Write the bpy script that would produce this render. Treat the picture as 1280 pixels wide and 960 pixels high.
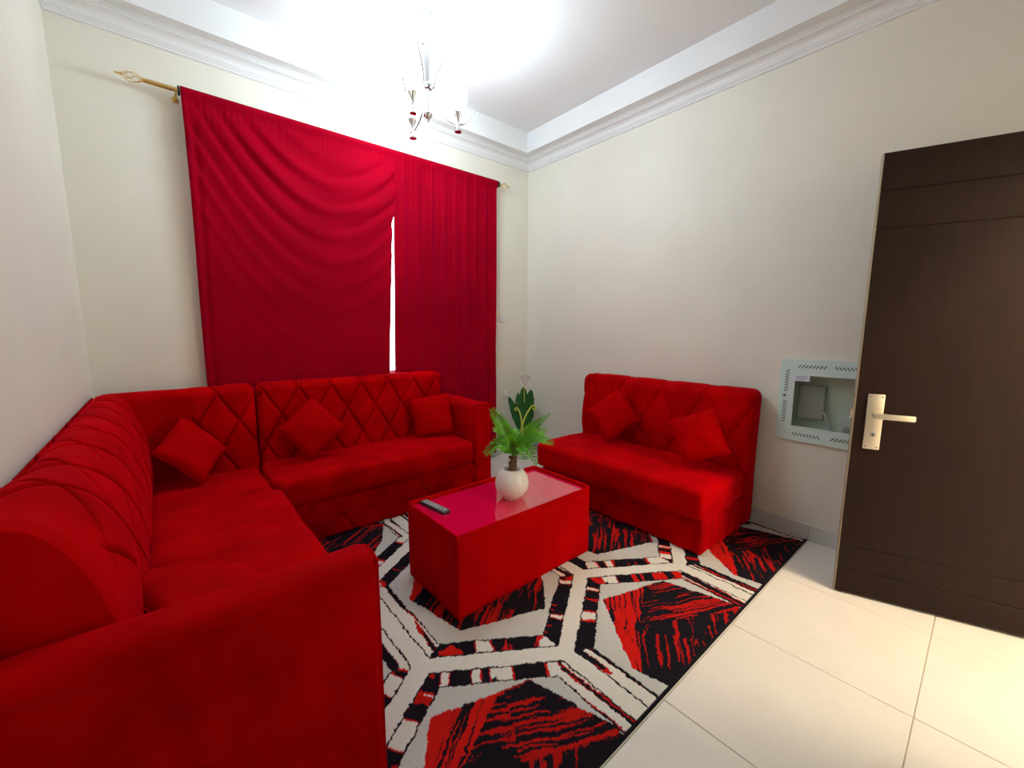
import bpy, bmesh, math, random
import numpy as np
from mathutils import Vector, Matrix, noise

for o in list(bpy.data.objects): bpy.data.objects.remove(o)
scene = bpy.context.scene
col = scene.collection
random.seed(7)
PI = math.pi

# ------------------------------------------------------------------ camera
W, L, HC, H = 3.351, 3.78, 2.926, 3.195        # room width, length, cornice foot, ceiling
CAM = Vector((0.318, -3.305, 1.326))
yaw, pitch, roll, FPX = 0.7064, -0.1330, 0.0030, 512.9
fw = Vector((math.sin(yaw)*math.cos(pitch), math.cos(yaw)*math.cos(pitch), math.sin(pitch)))
rt = Vector((math.cos(yaw), -math.sin(yaw), 0)); up = rt.cross(fw)
rt, up = rt*math.cos(roll)+up*math.sin(roll), up*math.cos(roll)-rt*math.sin(roll)
cam_d = bpy.data.cameras.new('camera'); cam = bpy.data.objects.new('camera', cam_d); col.objects.link(cam)
m3 = Matrix((rt, up, -fw)).transposed()
cam.matrix_world = Matrix.Translation(CAM) @ m3.to_4x4()
cam_d.sensor_width = 36; cam_d.sensor_fit = 'HORIZONTAL'; cam_d.lens = 36*FPX/1280; cam_d.clip_start = 0.02
scene.camera = cam

# ------------------------------------------------------------------ world, exposure
world = bpy.data.worlds.new('world'); scene.world = world; world.use_nodes = True
bg = world.node_tree.nodes['Background']; bg.inputs[0].default_value = (0.90, 0.96, 1.0, 1); bg.inputs[1].default_value = 3.0
scene.view_settings.view_transform = 'Standard'; scene.view_settings.look = 'None'
scene.view_settings.gamma = 1; scene.view_settings.use_curve_mapping = False
scene.view_settings.exposure = 1.32
BULB = 40.0          # lit shades of the chandelier
HALL = 72.0          # warm hall lamp

# ------------------------------------------------------------------ materials
def mat(name, base, rough=.5, metal=0, noise_amt=0, noise_scale=20, bump=0, bump_scale=200, detail=4, stretch=None, **kw):
    m = bpy.data.materials.new(name); m.use_nodes = True
    nt = m.node_tree; b = nt.nodes['Principled BSDF']
    b.inputs['Base Color'].default_value = (*base, 1); b.inputs['Roughness'].default_value = rough; b.inputs['Metallic'].default_value = metal
    for k, v in kw.items():
        b.inputs[k.replace('_', ' ')].default_value = v
    if noise_amt or bump:
        tc = nt.nodes.new('ShaderNodeTexCoord'); mp = nt.nodes.new('ShaderNodeMapping')
        nt.links.new(tc.outputs['Object'], mp.inputs['Vector'])
        if stretch: mp.inputs['Scale'].default_value = stretch
    if noise_amt:
        n = nt.nodes.new('ShaderNodeTexNoise'); n.inputs['Scale'].default_value = noise_scale; n.inputs['Detail'].default_value = detail
        nt.links.new(mp.outputs[0], n.inputs['Vector'])
        r = nt.nodes.new('ShaderNodeValToRGB')
        r.color_ramp.elements[0].position = .3; r.color_ramp.elements[1].position = .7
        r.color_ramp.elements[0].color = (*[c*(1-noise_amt) for c in base], 1)
        r.color_ramp.elements[1].color = (*[min(1, c*(1+noise_amt)) for c in base], 1)
        nt.links.new(n.outputs[0], r.inputs[0]); nt.links.new(r.outputs[0], b.inputs['Base Color'])
    if bump:
        n2 = nt.nodes.new('ShaderNodeTexNoise'); n2.inputs['Scale'].default_value = bump_scale; n2.inputs['Detail'].default_value = 3
        nt.links.new(mp.outputs[0], n2.inputs['Vector'])
        bp = nt.nodes.new('ShaderNodeBump'); bp.inputs['Strength'].default_value = bump; bp.inputs['Distance'].default_value = .002
        nt.links.new(n2.outputs[0], bp.inputs['Height']); nt.links.new(bp.outputs[0], b.inputs['Normal'])
    return m

def emit_mat(name, color, strength):
    m = bpy.data.materials.new(name); m.use_nodes = True; nt = m.node_tree; b = nt.nodes['Principled BSDF']
    b.inputs['Base Color'].default_value = (*color, 1); b.inputs['Emission Color'].default_value = (*color, 1); b.inputs['Emission Strength'].default_value = strength
    return m

M = {}
M['wall'] = mat('cream_wall_paint', (.83, .785, .665), .6, noise_amt=.02, noise_scale=3, bump=.08, bump_scale=120)
M['ceiling'] = mat('ceiling_paint', (.85, .84, .825), .7, bump=.05, bump_scale=90)
M['plaster'] = M['ceiling']            # cornice, riser and ceiling share one white paint
M['tile'] = mat('polished_cream_tile', (.84, .78, .69), .16, noise_amt=.025, noise_scale=6, Specular_IOR_Level=.45)
M['grout'] = mat('grout', (.60, .50, .40), .9)
M['skirting'] = mat('skirting_tile', (.66, .66, .62), .25)
def velvet(name, base, amt=.16, sheen=.55, tint=(1, .005, .03), scale=4.5, stretch=None):
    return mat(name, base, .75, noise_amt=amt, noise_scale=scale, bump=.25, bump_scale=700, stretch=stretch, detail=5,
               Sheen_Weight=sheen, Sheen_Roughness=.38, Sheen_Tint=(*tint, 1), Specular_IOR_Level=.02)
M['velvet'] = velvet('red_velvet', (.47, .0001, .001), sheen=.9, amt=.24)
M['cushion'] = velvet('cushion_velvet', (.47, .0001, .001), amt=.12, sheen=.3)
M['table_velvet'] = velvet('table_velvet', (.48, .0001, .001), amt=.14, sheen=.3, scale=4)
M['curtain'] = velvet('curtain_velvet', (.32, .0002, .011), amt=.12, sheen=.5, scale=3, tint=(1, .0, .18))
M['glass_red'] = mat('red_glass', (.80, .002, .06), .04, Coat_Weight=1.0, Coat_IOR=2.1, Coat_Roughness=.02)
M['door'] = mat('wenge_door', (.018, .007, .0045), .5, noise_amt=.18, noise_scale=5, bump=.2, bump_scale=60, stretch=(6, 6, .6), Specular_IOR_Level=.18)
M['door_edge'] = mat('door_edge_strip', (.42, .35, .22), .5)
M['nickel'] = mat('satin_nickel', (.78, .70, .56), .42, 1)
M['canopy'] = mat('brushed_canopy', (.70, .70, .70), .35, .7)
M['chrome'] = mat('chrome', (.66, .66, .67), .14, 1)
M['brass'] = mat('brass_rod', (.72, .52, .18), .3, 1)
M['dark_metal'] = mat('dark_bracket', (.03, .03, .04), .4, .6)
M['panel'] = mat('mint_enamel_steel', (.68, .84, .78), .35)
M['slot'] = mat('vent_slot_dark', (.08, .11, .10), .8)  # dark colour painted for the shade in vent holes; the lock wears it too
M['recess'] = mat('cabinet_inside', (.85, .88, .78), .7)
M['white'] = mat('white_plastic', (.80, .81, .80), .4)
M['sticker'] = mat('sticker_paper', (.78, .80, .88), .6)
M['ink'] = mat('blue_ink', (.25, .30, .50), .7)
M['black'] = mat('black_plastic', (.02, .02, .022), .35)
M['grey'] = mat('grey_plastic', (.16, .17, .17), .45)
M['grey2'] = mat('light_grey_plastic', (.46, .46, .43), .45)
M['ceramic'] = mat('white_ceramic', (.84, .82, .76), .22)
M['soil'] = mat('pebble_soil', (.30, .22, .15), .9, noise_amt=.5, noise_scale=120)
M['trunk'] = mat('palm_trunk', (.16, .085, .04), .8, noise_amt=.5, noise_scale=90)
M['leaf'] = mat('palm_frond', (.11, .38, .007), .45, noise_amt=.35, noise_scale=14)
M['leaf2'] = M['leaf']
M['leaf_dark'] = mat('lily_leaf', (.012, .13, .02), .4, noise_amt=.4, noise_scale=16)
M['curl'] = mat('curled_shoot', (.48, .58, .08), .5)
M['petal'] = mat('white_petal', (.90, .90, .84), .5)
M['glasspane'] = mat('window_glass', (.92, .97, 1), .02, Transmission_Weight=1.0, IOR=1.05)
M['cabglass'] = mat('cabinet_glass', (.9, 1, .95), .03, Transmission_Weight=1.0, IOR=1.25)
M['alu'] = mat('white_aluminium', (.78, .80, .82), .4)
M['shade'] = emit_mat('lit_glass_shade', (.72, .88, 1.0), BULB)
M['hall_lamp'] = emit_mat('hall_lamp_diffuser', (1.0, .80, .55), HALL)

# ------------------------------------------------------------------ mesh helpers
def mesh_obj(name, verts, faces, m, parent=None, smooth=True):
    me = bpy.data.meshes.new(name); me.from_pydata([tuple(v) for v in verts], [], faces)
    if smooth: me.polygons.foreach_set('use_smooth', [True]*len(me.polygons))
    me.update()
    if m: me.materials.append(m)
    o = bpy.data.objects.new(name, me); col.objects.link(o)
    if parent: o.parent = parent
    return o

class MB:
    def __init__(s): s.v = []; s.f = []
    def add(s, v, f):
        k = len(s.v); s.v += [tuple(x) for x in v]; s.f += [tuple(i+k for i in q) for q in f]; return s
    def box(s, x0, x1, y0, y1, z0, z1, T=None):
        v = [(x, y, z) for x in (x0, x1) for y in (y0, y1) for z in (z0, z1)]
        if T is not None: v = [tuple(T @ Vector(p)) for p in v]
        return s.add(v, [(0, 1, 3, 2), (4, 6, 7, 5), (0, 4, 5, 1), (2, 3, 7, 6), (0, 2, 6, 4), (1, 5, 7, 3)])
    def bbox(s, x0, x1, y0, y1, z0, z1, b=.004, T=None, seg=2):
        bm = bmesh.new(); bmesh.ops.create_cube(bm, size=1)
        for q in bm.verts: q.co = Vector(((x0+x1)/2+q.co.x*(x1-x0), (y0+y1)/2+q.co.y*(y1-y0), (z0+z1)/2+q.co.z*(z1-z0)))
        bmesh.ops.bevel(bm, geom=bm.edges[:], offset=b, segments=seg, profile=.5, affect='EDGES')
        bm.verts.index_update()
        v = [q.co.copy() for q in bm.verts]; f = [tuple(q.index for q in fc.verts) for fc in bm.faces]; bm.free()
        if T is not None: v = [T @ p for p in v]
        return s.add(v, f)
    def lathe(s, prof, c=(0, 0, 0), n=24, T=None):
        v = []; f = []
        for r, z in prof:
            for i in range(n):
                a = 2*PI*i/n; v.append(Vector((c[0]+r*math.cos(a), c[1]+r*math.sin(a), c[2]+z)))
        if T is not None: v = [T @ p for p in v]
        for j in range(len(prof)-1):
            for i in range(n):
                f.append((j*n+i, j*n+(i+1) % n, (j+1)*n+(i+1) % n, (j+1)*n+i))
        if prof[0][0] > 1e-5: f.append(tuple(reversed(range(n))))
        if prof[-1][0] > 1e-5: f.append(tuple(range((len(prof)-1)*n, len(prof)*n)))
        return s.add(v, f)
    def tube(s, pts, r, n=8, cap=True):
        pts = [Vector(p) for p in pts]; v = []; f = []; N = len(pts)
        rr = r if isinstance(r, (list, tuple)) else [r]*N
        ref = Vector((0.13, 0.21, .97))
        for i, p in enumerate(pts):
            t = (pts[min(i+1, N-1)]-pts[max(i-1, 0)]).normalized()
            a = t.cross(ref)
            if a.length < .05: a = t.cross(Vector((1, 0, 0)))
            a.normalize(); b = t.cross(a)
            for k in range(n):
                w = 2*PI*k/n; v.append(p+a*(rr[i]*math.cos(w))+b*(rr[i]*math.sin(w)))
        for i in range(N-1):
            for k in range(n):
                f.append((i*n+k, i*n+(k+1) % n, (i+1)*n+(k+1) % n, (i+1)*n+k))
        if cap: f.append(tuple(reversed(range(n)))); f.append(tuple(range((N-1)*n, N*n)))
        return s.add(v, f)
    def build(s, name, m, parent=None, smooth=False):
        o = mesh_obj(name, s.v, s.f, m, parent, False)
        bm = bmesh.new(); bm.from_mesh(o.data); bmesh.ops.recalc_face_normals(bm, faces=bm.faces); bm.to_mesh(o.data); bm.free()
        if smooth: auto_smooth(o)
        return o

def auto_smooth(o, ang=40):
    me = o.data
    me.polygons.foreach_set('use_smooth', [True]*len(me.polygons))
    bm = bmesh.new(); bm.from_mesh(me)
    for e in bm.edges:
        if len(e.link_faces) == 2 and e.calc_face_angle(0) > math.radians(ang): e.smooth = False
    bm.to_mesh(me); bm.free()

def smooth_path(ctrl, n=8):
    pts = [Vector(p) for p in ctrl]; out = []
    P = [pts[0]*2-pts[1]]+pts+[pts[-1]*2-pts[-2]]
    for i in range(1, len(P)-2):
        for k in range(n):
            t = k/n; a, b, c, d = P[i-1], P[i], P[i+1], P[i+2]
            out.append(.5*((2*b)+(c-a)*t+(2*a-5*b+4*c-d)*t*t+(3*b-a-3*c+d)*t**3))
    out.append(pts[-1]); return out

def tag(o, label=None, cat=None, group=None, kind=None):
    if label: o['label'] = label
    if cat: o['category'] = cat
    if group: o['group'] = group
    if kind: o['kind'] = kind
    return o
def empty(name, loc=(0, 0, 0)):
    o = bpy.data.objects.new(name, None); o.location = loc; o.empty_display_size = .1; col.objects.link(o); return o
def struct(o): o['kind'] = 'structure'; return o

def cushion_mesh(x0, x1, y0, y1, z0, z1, r, step, disp=None, name='pad', m=None, parent=None, lump=0, T=None):
    """rounded upholstered block: dense box grid rounded with radius r, then moved along its normal by disp(p, n)"""
    c = np.array([(x0+x1)/2, (y0+y1)/2, (z0+z1)/2]); h = np.array([(x1-x0)/2, (y1-y0)/2, (z1-z0)/2])
    rr = np.minimum(r, h*.98)
    index = {}; verts = []; faces = []
    cnt = [max(2, int(round(2*h[i]/step))) for i in range(3)]
    def lin(i):
        return np.linspace(-h[i], h[i], cnt[i]+1)
    g = [lin(i) for i in range(3)]
    def vid(i, j, k):
        key = (i, j, k)
        if key not in index:
            index[key] = len(verts); verts.append((g[0][i], g[1][j], g[2][k]))
        return index[key]
    nx, ny, nz = cnt
    for a in (0, nx):
        for j in range(ny):
            for k in range(nz):
                q = [vid(a, j, k), vid(a, j+1, k), vid(a, j+1, k+1), vid(a, j, k+1)]; faces.append(tuple(q if a else q[::-1]))
    for a in (0, ny):
        for i in range(nx):
            for k in range(nz):
                q = [vid(i, a, k), vid(i, a, k+1), vid(i+1, a, k+1), vid(i+1, a, k)]; faces.append(tuple(q if a else q[::-1]))
    for a in (0, nz):
        for i in range(nx):
            for j in range(ny):
                q = [vid(i, j, a), vid(i+1, j, a), vid(i+1, j+1, a), vid(i, j+1, a)]; faces.append(tuple(q if a else q[::-1]))
    P = np.array(verts); inner = np.clip(P, -(h-rr), h-rr); d = P-inner
    d = d/rr                                    # ellipsoidal corner
    n = np.linalg.norm(d, axis=1); n[n < 1e-9] = 1
    dn = d/n[:, None]; P2 = inner+dn*rr+c
    if disp is not None: P2 = P2+dn*disp(P2, dn)[:, None]
    if lump:
        P2 = P2+dn*np.array([lump*noise.noise(Vector(p)*4.5) for p in P2])[:, None]
    P2[:, 2] = np.maximum(P2[:, 2], .0132)        # everything upholstered rests on top of the rug
    if T is not None: P2 = [T @ Vector(p) for p in P2]
    return mesh_obj(name, P2, faces, m, parent)

def groove(dist, w=.007, d=.011): return -d*np.exp(-(dist/w)**2)
def diamonds(u, v, wu, wv, w=.007, d=.011):
    """distance to two families of diagonal seams in a diamond pattern of size wu x wv"""
    k = 1/math.hypot(1/wu, 1/wv)
    a = u/wu+v/wv; b = u/wu-v/wv
    da = np.abs(a-np.round(a))*k; db = np.abs(b-np.round(b))*k
    puff = .006*np.minimum(1, np.minimum(da, db)/.05)
    return groove(np.minimum(da, db), w, d)+puff

# ------------------------------------------------------------------ room shell
GZ = -.004
fl = struct(MB().box(-.2, W+.2, -5.4, .2, -.12, GZ).build('floor', M['grout']))
TX = [0]+[2.189+.594*k for k in range(-3, 2)]+[W]
TY = [-L]+[-3.254+.594*k for k in range(0, 6)]+[0]
for i in range(len(TX)-1):
    for j in range(len(TY)-1):
        g_ = .0014
        MB().bbox(TX[i]+g_, TX[i+1]-g_, TY[j]+g_, TY[j+1]-g_, -.012, 0, .0015, seg=1).build('tile', M['tile'], fl)
for i in range(4):
    MB().bbox(2.0+.33*i, 2.0+.33*(i+1)-.003, -5.2, -L-.12, -.012, 0, .0015, seg=1).build('tile', M['tile'], fl)

TW = .14
WX0, WX1, WZ0, WZ1 = .78, 2.62, .92, 2.36           # window opening
wb = MB().box(-TW, WX0, 0, TW, -.02, 3.3).box(WX1, W+TW, 0, TW, -.02, 3.3).box(WX0, WX1, 0, TW, -.02, WZ0).box(WX0, WX1, 0, TW, WZ1, 3.3)
struct(wb.build('wall_back', M['wall']))
struct(MB().box(-TW, 0, -L-TW, 0, -.02, 3.3).build('wall_left', M['wall']))
# right wall with the niche of the cabinet
PY0, PY1, PZ0, PZ1 = -2.475, -2.905, .665, 1.105       # niche (y from, to; z)
wr = MB().box(W, W+TW, PY0, 0, -.02, 3.3).box(W, W+TW, -L-TW, PY1, -.02, 3.3).box(W, W+TW, PY1, PY0, -.02, PZ0).box(W, W+TW, PY1, PY0, PZ1, 3.3)
wr.box(W+.11, W+TW+.02, PY1-.02, PY0+.02, PZ0-.02, PZ1+.02)
struct(wr.build('wall_right', M['wall']))
DX0, DX1 = 2.22, 3.15                                   # doorway in the front wall
wf = MB().box(-TW, DX0, -L-.12, -L, -.02, 3.3).box(DX1, W+TW, -L-.12, -L, -.02, 3.3).box(DX0, DX1, -L-.12, -L, 2.13, 3.3)
struct(wf.build('wall_front', M['wall']))
struct(MB().box(-TW, W+TW, -L-TW, TW, H, H+.1).build('ceiling', M['ceiling']))
# dropped border: soffit + riser
RD = .18
sf = MB().box(0, W, -RD, 0, 3.012, H).box(0, W, -L, -L+RD, 3.012, H).box(0, RD, -L+RD, -RD, 3.012, H).box(W-RD, W, -L+RD, -RD, 3.012, H)
# build the soffit as mitred ring so that no faces coincide
sf = MB()
for A, B in (((0, 0), (1, 0)), ((1, 0), (1, 1)), ((1, 1), (0, 1)), ((0, 1), (0, 0))):
    def c_(t, d):
        x = d if t[0] == 0 else W-d; y = -d if t[1] == 0 else -L+d; return x, y
    o1, o2, i1, i2 = c_(A, 0), c_(B, 0), c_(A, RD), c_(B, RD)
    v = [(*o1, 3.014), (*o2, 3.014), (*i2, 3.014), (*i1, 3.014), (*i1, H), (*i2, H)]
    sf.add(v, [(0, 1, 2, 3), (3, 2, 5, 4)])
struct(sf.build('trim_1', M['plaster']))
bpy.data.objects['trim_1'].data.materials.append(M['ceiling'])
for p_ in bpy.data.objects['trim_1'].data.polygons:
    if abs(p_.normal.z) > .5: p_.material_index = 1
# cornice profile (d from wall, z)
prof = [(0, HC-.004), (.012, HC), (.012, HC+.010), (.018, HC+.012), (.018, HC+.019), (.024, HC+.021), (.026, HC+.028)]
for k in range(7):
    a = k/6*PI/2; prof.append((.030+.042*(1-math.cos(a)), HC+.030+.036*math.sin(a)))
prof += [(.078, HC+.066), (.078, HC+.071), (.085, HC+.072), (.085, HC+.077), (.094, HC+.078), (.094, HC+.083), (.106, HC+.084), (.106, 3.013), (.10, 3.0145)]
tr = MB()
for A, B in (((0, 0), (1, 0)), ((1, 0), (1, 1)), ((1, 1), (0, 1)), ((0, 1), (0, 0))):
    v = []; f = []
    for d, z in prof:
        for t in (A, B):
            v.append((d if t[0] == 0 else W-d, -d if t[1] == 0 else -L+d, z))
    for k in range(len(prof)-1): f.append((2*k, 2*k+1, 2*k+3, 2*k+2))
    tr.add(v, f)
struct(tr.build('trim_2', M['plaster']))
# skirting tiles
def skirting(name, pieces):
    e = struct(empty(name))
    for a in pieces: MB().bbox(*a, .003).build('skirting_tile', M['skirting'], e)
ys = [0]+[-2.66+.594*k for k in (4, 3, 2, 1, 0, -1)]+[-L]
ys = sorted(set(ys))
skirting('baseboard_right', [(W-.012, W, ys[i]+.001, ys[i+1]-.001, 0, .104) for i in range(len(ys)-1)])
skirting('baseboard_back', [(TX[i]+.001, min(TX[i+1], W-.013)-.001, -.012, 0, 0, .104) for i in range(len(TX)-1)])
skirting('baseboard_left', [(0, .012, ys[i]+.001, min(ys[i+1], -.013)-.001, 0, .104) for i in range(len(ys)-1)])

# window behind the curtains
wn = struct(empty('window_1', ((WX0+WX1)/2, .07, WZ0)))
def wchild(mb, name, m):
    o = mb.build(name, m); o.parent = wn; o.matrix_parent_inverse = Matrix.Translation(-wn.location); return o
wchild(MB().box(WX0, WX1, .05, .10, WZ0, WZ0+.05).box(WX0, WX1, .05, .10, WZ1-.05, WZ1).box(WX0, WX0+.05, .05, .10, WZ0+.05, WZ1-.05).box(WX1-.05, WX1, .05, .10, WZ0+.05, WZ1-.05), 'window_frame', M['alu'])
wchild(MB().box(1.28, 1.33, .05, .10, WZ0+.05, WZ1-.05), 'mullion', M['alu'])
wchild(MB().box(WX0+.05, 1.28, .072, .078, WZ0+.05, WZ1-.05), 'pane', M['glasspane'])
wchild(MB().box(1.33, WX1-.05, .072, .078, WZ0+.05, WZ1-.05), 'pane', M['glasspane'])
wchild(MB().box(WX0-.02, WX1+.02, -.02, .05, WZ0-.03, WZ0), 'window_sill', M['alu'])

# hall beyond the doorway, with its warm lamp
struct(MB().box(2.0, 5.4, -5.4, -5.3, -.02, 2.8).box(5.3, 5.4, -5.3, -L-.12, -.02, 2.8).box(1.9, 2.0, -5.4, -L-.12, -.02, 2.8).build('wall_hall', M['wall']))
struct(MB().box(1.9, 5.4, -5.4, -L-.12, 2.7, 2.8).build('ceiling_hall', M['ceiling']))
struct(MB().box(W+.2, 5.4, -5.4, -L-.12, -.12, 0).build('floor_hall', M['tile']))
hl = tag(empty('ceiling_lamp_offscreen', (2.65, -4.62, 2.7)), 'round warm ceiling lamp in the hall outside the doorway', 'lamp')
MB().lathe([(.20, -.001), (.20, -.03), (.185, -.035)], n=32).build('lamp_base', M['white'], hl, True)
MB().lathe([(.18, -.034), (.17, -.06), (.12, -.085), (0, -.09)], n=32).build('diffuser', M['hall_lamp'], hl, True)

# ------------------------------------------------------------------ open door
DA = -1.2384; dd = Vector((math.cos(DA), math.sin(DA), 0)); dn_ = Vector((-dd.y, dd.x, 0))   # dn_ points to the hidden face
DT = Matrix(((dd.x, dn_.x, 0, 2.8404), (dd.y, dn_.y, 0, -2.8999), (0, 0, 1, 0), (0, 0, 0, 1)))
door = struct(empty('door_1')); door.matrix_world = DT
DWd, Z0, Z1 = .885, .010, 2.108
MB().box(.003, DWd, .006, .034, Z0, Z1).build('door_core', M['door'], door)
cuts = [Z0, .133, .254, 1.780, 1.945, Z1]
for a, b in zip(cuts[:-1], cuts[1:]):
    MB().bbox(.0, DWd, 0, .006, a+.0015, b-.0015, .0015, seg=1).build('door_panel', M['door'], door)
    MB().bbox(.0, DWd, .034, .040, a+.0015, b-.0015, .0015, seg=1).build('door_panel', M['door'], door)
MB().bbox(-.004, .0035, .002, .038, Z0, Z1, .001, seg=1).build('edge_strip', M['door_edge'], door)
hp = MB().bbox(.040, .103, -.008, 0, .762, 1.028, .004).build('handle_plate', M['nickel'], door, True)
lv = MB()
lv.tube([(.072, -.004, .930), (.072, -.045, .930)], .011, 14)
lv.build('lever_neck', M['nickel'], door, True)
MB().bbox(.060, .205, -.056, -.040, .917, .943, .004).build('lever', M['nickel'], door, True)
MB().tube([(.072, -.013, .835), (.072, -.005, .835)], .009, 12).build('lock_cylinder', M['chrome'], door, True)
MB().box(.0705, .0735, -.0136, -.010, .829, .841).build('painted_keyhole', M['black'], door)  # black block on the cylinder; its colour paints the shade inside the hole
for x, z in ((.05, 1.016), (.093, 1.016), (.05, .774), (.093, .774)):
    MB().tube([(x, -.0092, z), (x, -.006, z)], .0035, 8).build('screw', M['grey'], door)
MB().bbox(-.016, -.002, .012, .028, .905, .945, .003).build('latch', M['nickel'], door)
MB().box(-.0055, -.003, .008, .032, .84, 1.0).build('latch_plate', M['nickel'], door)

# ------------------------------------------------------------------ cabinet in the right wall
cab = tag(empty('wall_cabinet', (W, -2.69, .629)), 'mint steel cabinet with a glazed door set flush in the wall beside the open door', 'cabinet')
def cchild(mb, name, m, parent=cab, smooth=False):
    o = mb.build(name, m, None, smooth); o.parent = parent
    o.matrix_parent_inverse = Matrix.Translation(-cab.location); return o
FY0, FY1, FZ0, FZ1 = -2.429, -2.951, .629, 1.145       # outer frame
OY0, OY1, OZ0, OZ1 = -2.512, -2.868, .722, 1.046       # opening
x0, x1 = W-.016, W+.004
cchild(MB().box(x0, x1, OY0, FY0, FZ0, FZ1).box(x0, x1, FY1, OY1, FZ0, FZ1).box(x0, x1, OY1, OY0, FZ0, OZ0).box(x0, x1, OY1, OY0, OZ1, FZ1), 'frame', M['panel'])
inn = MB().box(W+.095, W+.105, PY1, PY0, PZ0, PZ1).box(W+.004, W+.095, PY0-.008, PY0, PZ0, PZ1).box(W+.004, W+.095, PY1, PY1+.008, PZ0, PZ1).box(W+.004, W+.095, PY1, PY0, PZ0, PZ0+.008).box(W+.004, W+.095, PY1, PY0, PZ1-.008, PZ1)
cchild(inn, 'cabinet_box', M['recess'])
cchild(MB().box(W-.008, W-.004, OY1-.004, OY0+.004, OZ0-.004, OZ1+.004), 'pane', M['cabglass'])
def slots(c0, axis, n, lean):
    for k in range(n):
        mb = MB(); y, z = c0
        if axis == 'h': y -= k*.0185
        else: z -= k*.0175
        T = Matrix.Translation((W-.0165, y, z)) @ Matrix.Rotation(lean, 4, 'X')
        mb.box(-.0008, .001, -.0026, .0026, -.012, .012, T)
        cchild(mb, 'painted_vent_slot', M['slot'])  # raised dark plate; the shade of a cut hole is in its colour
slots((-2.530, 1.101), 'h', 8, math.radians(40)); slots((-2.715, 1.101), 'h', 8, math.radians(-40))
slots((-2.730, .675), 'h', 8, math.radians(40)); slots((-2.530, .671), 'h', 8, math.radians(-40))
slots((-2.468, 1.070), 'v', 8, math.radians(55)); slots((-2.468, .872), 'v', 8, math.radians(55))
slots((-2.911, 1.065), 'v', 8, math.radians(-55)); slots((-2.911, .872), 'v', 8, math.radians(-55))
cchild(MB().tube([(W-.019, -2.462, .912), (W-.014, -2.462, .912)], .007, 12), 'lock', M['slot'])
st = cchild(MB().box(W-.0175, W-.0155, -2.589, -2.505, 1.010, 1.052), 'sticker', M['sticker'])
for k, (wd, z) in enumerate(((.055, 1.040), (.062, 1.030), (.04, 1.020))):
    cchild(MB().box(W-.0182, W-.0172, -2.518-wd, -2.518, z-.002, z+.002), 'print_line', M['ink'])
rtr = tag(empty('router', (W+.06, -2.80, PZ0+.008)), 'white router with one aerial inside the glazed wall cabinet', 'router')
def rchild(mb, name, m):
    o = mb.build(name, m); o.parent = rtr; o.matrix_parent_inverse = Matrix.Translation(-rtr.location); return o
rchild(MB().bbox(W+.02, W+.085, -2.86, -2.74, PZ0+.009, PZ0+.15, .008), 'router_body', M['white'])
rchild(MB().tube([(W+.05, -2.745, PZ0+.02), (W+.05, -2.715, PZ0+.02), (W+.05, -2.66, PZ0+.16)], .006, 8), 'aerial', M['white'])
rchild(MB().bbox(W+.016, W+.0205, -2.82, -2.77, PZ0+.03, PZ0+.09, .001, seg=1), 'socket_panel', M['grey2'])
tb = MB().bbox(W+.05, W+.092, -2.66, -2.52, .77, .98, .006)
tbx = tag(tb.build('junction_box', M['grey2']), 'grey junction box fixed inside the glazed wall cabinet', 'box')

# small socket plates beside the curtain
for (x, z, lb) in ((2.996, 1.434, 'small white switch plate high on the wall beside the curtain hem'), (3.045, .651, 'small white socket plate low on the wall behind the lily')):
    s_ = tag(empty('switch_plate', (x, 0, z)), lb, 'switch')
    MB().bbox(-.04, .04, -.009, 0, -.04, .04, .003).build('plate', M['wall'], s_, True)
    MB().bbox(-.015, .015, -.012, -.008, -.025, .025, .002).build('rocker', M['plaster'], s_, True)

# ------------------------------------------------------------------ rug
def vnoise(x, y, seed=0):
    rs = np.random.RandomState(seed); g = rs.rand(257, 257)
    xi = np.floor(x).astype(int); yi = np.floor(y).astype(int); fx = x-xi; fy = y-yi
    fx = fx*fx*(3-2*fx); fy = fy*fy*(3-2*fy); xi %= 256; yi %= 256
    a = g[xi, yi]; b = g[xi+1, yi]; c = g[xi, yi+1]; d = g[xi+1, yi+1]
    return (a*(1-fx)+b*fx)*(1-fy)+(c*(1-fx)+d*fx)*fy
def in_poly(x, y, poly):
    ins = np.zeros(x.shape, bool); n = len(poly)
    for i in range(n):
        x1_, y1_ = poly[i]; x2_, y2_ = poly[(i+1) % n]
        if y1_ == y2_: continue
        c = ((y1_ > y) != (y2_ > y)) & (x < (x2_-x1_)*(y-y1_)/(y2_-y1_)+x1_); ins ^= c
    return ins
RX0, RX1, RY0, RY1 = .56, W-.014, -2.655, -.60
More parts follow.
